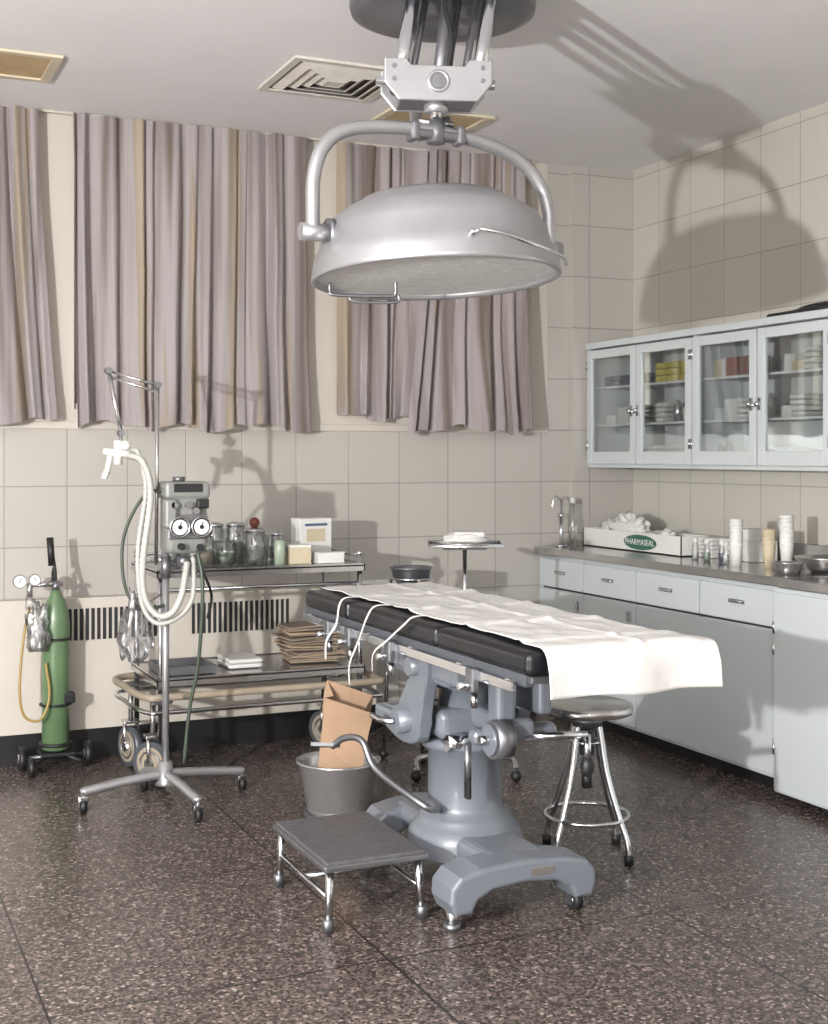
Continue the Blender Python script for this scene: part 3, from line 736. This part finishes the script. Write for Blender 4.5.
ob = build('bag_body', [(vb, 'paper')], bg); md = ob.modifiers.new('s', 'SOLIDIFY'); md.thickness = .002

# ------------------------------------------------------------------ instrument cart
ca = grp('instrument_cart', (0, 0, 0))
x0, x1, y0, y1 = 1.30, 2.27, 5.60, 6.12
ZT = .925
it = []
for x in (x0+.02, x1-.02):
    for y in (y0+.02, y1-.02): it.append((cyl((x, y, .20), (x, y, ZT+.06), .0125), 'chrome')); it.append((sph((x, y, ZT+.06), .015), 'chrome'))
for z in (ZT+.05,):
    it.append((cyl((x0+.02, y0+.02, z), (x0+.02, y1-.02, z), .008), 'chrome')); it.append((cyl((x1-.02, y0+.02, z), (x1-.02, y1-.02, z), .008), 'chrome')); it.append((cyl((x0+.02, y1-.02, z), (x1-.02, y1-.02, z), .008), 'chrome'))
it.append((cyl((x0+.02, y0+.02, .85), (x1-.02, y0+.02, .85), .008), 'chrome'))
build('posts_and_rails', it, ca)
it = []
for z in (ZT, .455):
    it.append((bx(x0, x1, y0, y1, z, z+.010, .002), 'pail')); it.append((bx(x0, x1, y0, y0+.006, z-.02, z+.015), 'steel')); it.append((bx(x0, x1, y1-.006, y1, z-.02, z+.015), 'steel'))
    it.append((bx(x0, x0+.006, y0, y1, z-.02, z+.015), 'steel')); it.append((bx(x1-.006, x1, y0, y1, z-.02, z+.015), 'steel'))
build('shelves', it, ca)
P = [(x0-.05, y0-.03, .40), (x0+.05, y0-.06, .40), ((x0+x1)/2, y0-.06, .40), (x1-.0, y0-.06, .40), (x1+.06, y0-.02, .40), (x1+.07, (y0+y1)/2, .40), (x1+.05, y1+.02, .40), ((x0+x1)/2, y1+.03, .40), (x0-.03, y1+.02, .40), (x0-.08, (y0+y1)/2, .40)]
it = [(tube(P, .016, 12, 8, True), 'ivory'), (tube([(p[0], p[1], .335) for p in P], .010, 10, 8, True), 'chrome')]
for x in (x0+.02, x1-.02):
    for y in (y0+.02, y1-.02): it.append((box((x, y, .37), (.09, .09, .012), .003), 'steeld'))
build('bumper_frame', it, ca)
it = []
for x, y, a in ((x0+.0, y0+.08, 40), (x0-.02, y1-.08, 15), (x1-.02, y0+.08, -20), (x1-.03, y1-.08, 30)):
    c, s = math.cos(math.radians(a)), math.sin(math.radians(a)); ax = Vector((c, s, 0)); o = Vector((x, y, .095))
    it.append((cyl(o-ax*.02, o+ax*.02, .093, .093, 36), 'grayd')); it.append((cyl(o-ax*.023, o+ax*.023, .070, .070, 32), 'ivory')); it.append((cyl(o-ax*.035, o+ax*.035, .022), 'steel'))
    it.append((ring(o-ax*.023, .05, .005, ax), 'steeld')); it.append((ring(o+ax*.023, .05, .005, ax), 'steeld'))
    for k in (-1, 1): it.append((cyl(o+ax*.031*k, o+ax*.031*k+Vector((0, 0, .115)), .009), 'steel'))
    it.append((box(o+Vector((0, 0, .115)), (.075, .075, .012), .003), 'steel')); it.append((cyl(o+Vector((0, 0, .115)), o+Vector((0, 0, .26)), .012), 'steel'))
build('casters', it, ca)
zt = ZT+.011
def jar(x, y, r, h, lid='chrome', fill=None, knob=None):
    g = grp('glass_jar', (x, y, zt)); it = [(lathe([(0, 0), (r, 0), (r, h*.92), (r*.9, h*.95), (r*.9, h), (r*.86, h), (r*.86, h*.93), (r*.95, h*.9), (r*.95, .006), (0, .006)], 32), 'jar')]
    if lid: it.append((lathe([(0, h+.022), (r*.3, h+.02), (r*.95, h+.012), (r*.98, h), (0, h)], 32), lid))
    if knob: it.append((sph((0, 0, h+.042), .024), knob))
    if fill: it.append((lathe([(0, .008), (r*.9, .008), (r*.9, h*.55), (0, h*.55)], 28), fill))
    build('jar_body', it, g)
jar(1.44, 5.92, .045, .16, 'chrome', 'cloth'); jar(1.545, 5.90, .046, .17, 'jar', 'white'); jar(1.65, 5.95, .046, .17, 'chrome'); jar(1.755, 5.96, .050, .17, 'chrome', 'cloth'); jar(1.655, 5.80, .058, .11, None, 'lgreen'); jar(1.80, 5.80, .055, .15, 'steel', 'cloth', 'red')
jar(1.55, 5.74, .04, .14, None, 'tan'); jar(1.87, 5.94, .04, .13, 'white', 'cloth'); jar(1.96, 5.97, .036, .12, 'chrome', 'white')
g = grp('tongue_depressor_jar', (1.905, 5.75, zt)); build('jar_body', [(lathe([(0, 0), (.026, 0), (.026, .10), (.022, .105), (.022, .11), (0, .11)], 24), 'lgreen')], g)
g = grp('cardboard_box', (2.13, 5.95, zt), 8)
build('carton', [(box((0, 0, .10), (.17, .10, .20), .003), 'white'), (box((-.0, -.0515, .12), (.10, .002, .06)), 'tan'), (box((0, -.052, .17), (.12, .002, .012)), 'blue')], g)
g = grp('cardboard_box', (2.00, 5.76, zt), -5)
build('carton', [(box((0, 0, .04), (.10, .08, .08), .002), 'tan'), (box((0, 0, .082), (.102, .082, .01)), 'white')], g)
g = grp('cardboard_box', (2.14, 5.74, zt), 3)
build('carton', [(box((0, 0, .025), (.13, .08, .05), .002), 'white')], g)
g = grp('steel_tray', (1.46, 5.80, .467))
build('tray', [(box((0, 0, .004), (.24, .26, .006), .002), 'steeld'), (box((-.12, 0, .02), (.006, .26, .035)), 'steeld'), (box((.12, 0, .02), (.006, .26, .035)), 'steeld'), (box((0, -.13, .02), (.24, .006, .035)), 'steeld'), (box((0, .13, .02), (.24, .006, .035)), 'steeld')], g)
g = grp('stack_of_paper_towels', (2.08, 5.84, .468))
it = []
for i in range(15):
    rz_ = random.uniform(-9, 9); w_ = random.uniform(.22, .27)
    it.append((box((random.uniform(-.02, .02), random.uniform(-.015, .015), .008+i*.0115), (w_, .22, .009), .004, (random.uniform(-2, 2), random.uniform(-3, 3), rz_)), 'paperd' if i % 3 else 'paperl'))
build('towels', it, g)
g = grp('folded_linen', (1.74, 5.84, .467))
build('linen_body', [(box((0, 0, .012+.022*i), (.16, .22, .02), .009), 'cloth') for i in range(2)], g)

# ------------------------------------------------------------------ basin on ring stand
g = grp('basin_stand', (2.53, 5.66, 0))
it = [(ring((0, 0, .855), .095, .006), 'chrome'), (ring((0, 0, .25), .10, .006), 'chrome')]
for k in range(3):
    a = math.radians(30+120*k); c, s = math.cos(a), math.sin(a)
    it.append((cyl((c*.098, s*.098, .855), (c*.13, s*.13, .04), .009), 'chrome')); it.append((sph((c*.132, s*.132, .02), .02), 'black'))
build('stand_frame', it, g)
build('basin', [(lathe([(0, .825), (.06, .825), (.085, .85), (.095, .90), (.104, .905), (.1, .91), (.09, .905), (.08, .855), (.058, .832), (0, .832)], 48), 'steeld')], g)

# ------------------------------------------------------------------ mayo instrument stand
g = grp('mayo_instrument_stand', (2.63, 5.29, 0), -24)
build('tray', [(box((0, 0, 1.03), (.33, .26, .006), .002), 'steel'), (tube([(-.165, -.13, 1.038), (.165, -.13, 1.038), (.165, .13, 1.038), (-.165, .13, 1.038)], .008, 8, 1, True), 'chrome'), (box((0, 0, 1.018), (.2, .03, .014), .003), 'steeld')], g)
build('post_and_foot', [(cyl((0, 0, .55), (0, 0, 1.01), .010), 'chrome'), (cyl((0, 0, .08), (0, 0, .62), .016), 'chrome'), (cyl((0, 0, .6), (0, 0, .64), .022), 'steel'), (tube([(-.22, -.15, .05), (-.2, 0, .07), (0, 0, .09), (.2, 0, .07), (.22, -.15, .05)], .014, 10), 'chrome')]
      + [(sph((x, -.15, .025), .025), 'black') for x in (-.22, .22)]+[(sph((0, .05, .04), .03), 'black'), (cyl((0, 0, .08), (0, .05, .05), .012), 'chrome')], g)
build('sterile_pack', [crumple((0, 0, 1.062), (.10, .08, .03), 2), (box((.02, 0, 1.082), (.14, .11, .026), .010), 'cloth')], g)

# ------------------------------------------------------------------ respirator on rolling stand
rs = grp('respirator_on_stand', (1.28, 5.36, 0))
A = Vector((.912, -.41, 0))
def o(off, z, f=0.): return Vector((A.x*off-.41*f, A.y*off-.912*f, z))
it = [(cyl((0, 0, .10), (0, 0, 1.06), .0145), 'alu'), (lathe([(0, .17), (.028, .17), (.032, .09), (.045, .075), (0, .075)], 28), 'alu'), (cyl((0, 0, .93), (0, 0, 1.02), .022), 'alud')]
feet = [(-.34, -.02), (.345, .06), (.05, -.33), (-.04, .22)]
for x, y in feet:
    it.append((tube([(0, 0, .12), (x*.5, y*.5, .105), (x*.95, y*.95, .085), (x, y, .082)], .019, 10, 5, flat=1.), 'alu'))
build('pole_and_base', it, rs)
it = []
for x, y in feet:
    it.append((cyl((x-.012, y, .026), (x+.012, y, .026), .026), 'black')); it.append((box((x, y, .055), (.04, .03, .02), .004), 'chrome')); it.append((box((x-.018, y, .04), (.004, .02, .04)), 'chrome')); it.append((box((x+.018, y, .04), (.004, .02, .04)), 'chrome')); it.append((cyl((x, y, .05), (x, y, .085), .009), 'chrome'))
build('casters', it, rs)
hx = .07
it = [(box((hx, -.02, 1.175), (.17, .14, .28), .02, None, 3), 'mont'), (box((hx-.0, -.02, 1.295), (.19, .16, .07), .015), 'mont'), (box((hx+.0, -.102, 1.305), (.12, .004, .035), .001), 'black'),
      (box((hx+.06, -.10, 1.24), (.05, .03, .04), .006), 'black'), (box((hx-.075, -.09, 1.2), (.05, .06, .12), .012), 'mont'), (box((hx+.0, -.094, 1.145), (.165, .012, .10), .004), 'alud')]
for dx in (-.04, .05):
    c = Vector((hx+dx, -.100, 1.145))
    it.append((cyl(c, c+Vector((0, -.022, 0)), .042, .042, 32), 'black')); it.append((ring(c+Vector((0, -.022, 0)), .040, .004, (0, 1, 0)), 'chrome')); it.append((cyl(c+Vector((0, -.022, 0)), c+Vector((0, -.024, 0)), .031, .031, 32), 'dial'))
    it.append((box(c+Vector((0, -.0255, .008)), (.004, .002, .028), 0, (0, 25, 0)), 'black')); it.append((cyl(c+Vector((0, -.024, 0)), c+Vector((0, -.028, 0)), .009), 'black'))
for dx, zz in ((-.06, 1.235), (0., 1.235), (-.03, 1.065), (.05, 1.06), (.03, 1.21)):
    it.append((cyl((hx+dx, -.088, zz), (hx+dx, -.12, zz), .014), 'chrome' if zz > 1.2 else 'black'))
it.append((cyl((hx+.085, -.02, 1.12), (hx+.12, -.02, 1.12), .015), 'chrome')); it.append((cyl((hx, -.02, 1.02), (hx, -.02, .98), .025), 'alud'))
it.append((cyl((hx-.02, -.02, 1.33), (hx-.02, -.02, 1.35), .025), 'alud'))
build('control_head', it, rs)
S = o(-.04, 1.335); A1 = o(-.033, 1.73); B1 = o(-.237, 1.79); C1 = o(-.18, 1.53, .02)
it = [(cyl(S-Vector((0, 0, .35)), A1, .008), 'steel'), (cyl(A1+Vector((0, .015, 0)), B1+Vector((0, .015, 0)), .006), 'steel'), (cyl(A1+Vector((0, 0, -.03)), B1+Vector((0, 0, -.025)), .006), 'steel'), (cyl(B1, C1, .009), 'steel')]
for p in (A1, B1, C1): it.append((cyl(p+Vector((0, -.02, 0)), p+Vector((0, .025, 0)), .014), 'steeld'))
it.append((cyl(C1, o(-.187, 1.44, .02), .007), 'steel'))
build('articulated_arm', it, rs)
it = [(cyl(o(-.25, 1.455, .03), o(-.13, 1.44, .03), .015), 'white'), (cyl(o(-.19, 1.50, .03), o(-.19, 1.40, .03), .018), 'white'), (cyl(o(-.22, 1.45, .03), o(-.235, 1.36, .04), .012), 'white'), (cyl(o(-.235, 1.37, .04), o(-.245, 1.34, .05), .016, .011), 'white'), (sph(o(-.16, 1.48, .03), .022), 'white')]
build('mouthpiece', it, rs)
rib = lambda i, m: 1+.18*(1 if i % 2 else -1)
it = [(tube([o(-.145, 1.44, .04), o(-.08, 1.41, .07), o(-.04, 1.28, .11), o(-.07, 1.0, .12), o(-.06, .86, .12), o(-.01, .79, .12), o(.05, .80, .13), o(.09, .88, .12), o(.10, 1.0, .06)], .0135, 12, 20, rfun=rib), 'hose'),
      (tube([o(-.13, 1.46, .02), o(-.10, 1.44, .05), o(-.065, 1.30, .08), o(-.095, 1.05, .09), o(-.08, .84, .09), o(-.02, .755, .09), o(.07, .78, .09), o(.125, .86, .08), o(.12, 1.02, .03)], .0105, 10, 20, rfun=rib), 'hose'),
      (tube([o(.02, 1.3, .05), o(-.08, 1.27, .05), o(-.165, 1.1, .04), o(-.16, .9, .04), o(-.09, .80, .03), o(.0, .82, .03)], .007, 8), 'ghose'),
      (tube([o(.145, 1.05, .08), o(.17, .9, .1), o(.15, .6, .08), o(.11, .4, .06), (.06, -.07, .17)], .008, 8), 'ghose'),
      (tube([o(.13, 1.03, .06), o(.16, .97, .06), o(.19, .86, .0), o(.17, .76, -.03)], .006, 8), 'black')]
build('breathing_hoses', it, rs)
bagit = crumple(tuple(o(-.12, .70, .03)), (.06, .03, .14), 12, m='film', amp=.6)
build('plastic_pouch', [bagit, (cyl(o(-.12, .80, .03), o(-.02, .86, .0), .004), 'steel')], rs)

# ------------------------------------------------------------------ oxygen cylinder on trolley
ox = grp('oxygen_cylinder', (.955, 6.13, 0))
build('tank', [(lathe([(0, .09), (.05, .09), (.062, .10), (.063, .66), (.058, .72), (.042, .775), (.026, .80), (.024, .82), (0, .82)], 40), 'green'),
               (lathe([(0, .82), (.018, .82), (.018, .86), (0, .86)], 24), 'steeld')], ox)
build('valve_and_regulator', [(cyl((-.11, -.02, .85), (.03, 0, .85), .012), 'chrome'), (cyl((-.165, -.03, .87), (-.165, -.055, .87), .031, .031, 28), 'chrome'), (cyl((-.165, -.056, .87), (-.165, -.059, .87), .026, .026, 28), 'dial'),
                              (cyl((-.10, -.03, .875), (-.10, -.055, .875), .027, .027, 28), 'chrome'), (cyl((-.10, -.056, .875), (-.10, -.059, .875), .022, .022, 28), 'dial'), (cyl((-.12, -.03, .80), (-.12, -.03, .86), .014), 'steel'),
                              (cyl((-.12, -.03, .74), (-.12, -.03, .80), .018), 'jar'),
                              (box((-.165, -.060, .875), (.003, .002, .02), 0, (0, 30, 0)), 'black'), (box((-.10, -.060, .88), (.003, .002, .018), 0, (0, -30, 0)), 'black')], ox)
it = [(tube([(0, .0, .85), (0, .03, .92), (-.015, .04, 1.02)], .008, 8), 'black'), (cyl((-.012, .035, .93), (-.02, .04, 1.06), .016), 'black'),
      (cyl((0, .062, .10), (0, .062, .9), .010), 'black'), (tube([(0, .062, .88), (0, .04, .92)], .01, 8, 3), 'black'),
      (ring((0, 0, .30), .068, .006), 'black'), (ring((0, 0, .60), .068, .006), 'black'), (ring((0, 0, .12), .07, .008), 'black'),
      (box((0, -.0, .078), (.15, .14, .016), .004), 'black'), (cyl((-.14, .03, .055), (.14, .03, .055), .008), 'steeld'), (cyl((0, 0, .08), (-.12, -.09, .05), .008), 'black'), (cyl((0, 0, .08), (.1, -.1, .05), .008), 'black'),
      (box((.05, -.03, .33), (.06, .05, .05), .008), 'black')]
for sx in (-1, 1):
    it.append((cyl((sx*.135, .03, .055), (sx*.16, .03, .055), .055, .055, 30), 'black')); it.append((cyl((sx*.13, .03, .055), (sx*.165, .03, .055), .02), 'steel'))
it.append((cyl((-.135, -.1, .04), (-.11, -.1, .04), .04), 'black'))
build('trolley', it, ox)
build('amber_tube', [(tube([(-.12, -.03, .75), (-.15, -.06, .62), (-.17, -.08, .4), (-.15, -.08, .27), (-.08, -.09, .25), (-.04, -.08, .35), (-.055, -.07, .5)], .006, 8), 'yhose')], ox)
build('plastic_mask_bag', [crumple((-.09, -.07, .65), (.045, .03, .12), 21, m='film', amp=.6), crumple((-.09, -.07, .62), (.03, .02, .06), 22, m='cloth', amp=.5)], ox)

# ------------------------------------------------------------------ lights
def light(name, typ, loc, power, col=(1, 1, 1), size=.3, target=None):
    l = bpy.data.lights.new(name, typ); l.energy = power; l.color = col
    if typ == 'AREA': l.size = size
    else: l.shadow_soft_size = size
    ob_ = bpy.data.objects.new(name, l); COL.objects.link(ob_); ob_.location = loc
    if target: ob_.rotation_euler = (Vector(target)-Vector(loc)).to_track_quat('-Z', 'Y').to_euler()
    return ob_
light('flash_lamp_key', 'POINT', (-2.3, .94, 1.65), 1430, (1, .985, .965), .045)
light('flash_lamp_fill', 'POINT', (.5, -.6, 1.8), 105, (1, .99, .98), .2)
w = bpy.data.worlds.new('world'); sc.world = w; w.use_nodes = True
w.node_tree.nodes['Background'].inputs[0].default_value = (1.0, .86, .68, 1); w.node_tree.nodes['Background'].inputs[1].default_value = 2.2
sc.view_settings.view_transform = 'Standard'

# ------------------------------------------------------------------ camera
cd = bpy.data.cameras.new('camera'); cam = bpy.data.objects.new('camera', cd); COL.objects.link(cam)
cam.location = (0, 0, 1.44); cam.rotation_euler = (math.radians(90), 0, -math.atan2(.410, .912))
cd.sensor_width = 36; cd.lens = 45.88; cd.shift_y = -.0557; cd.clip_start = .05
sc.camera = cam
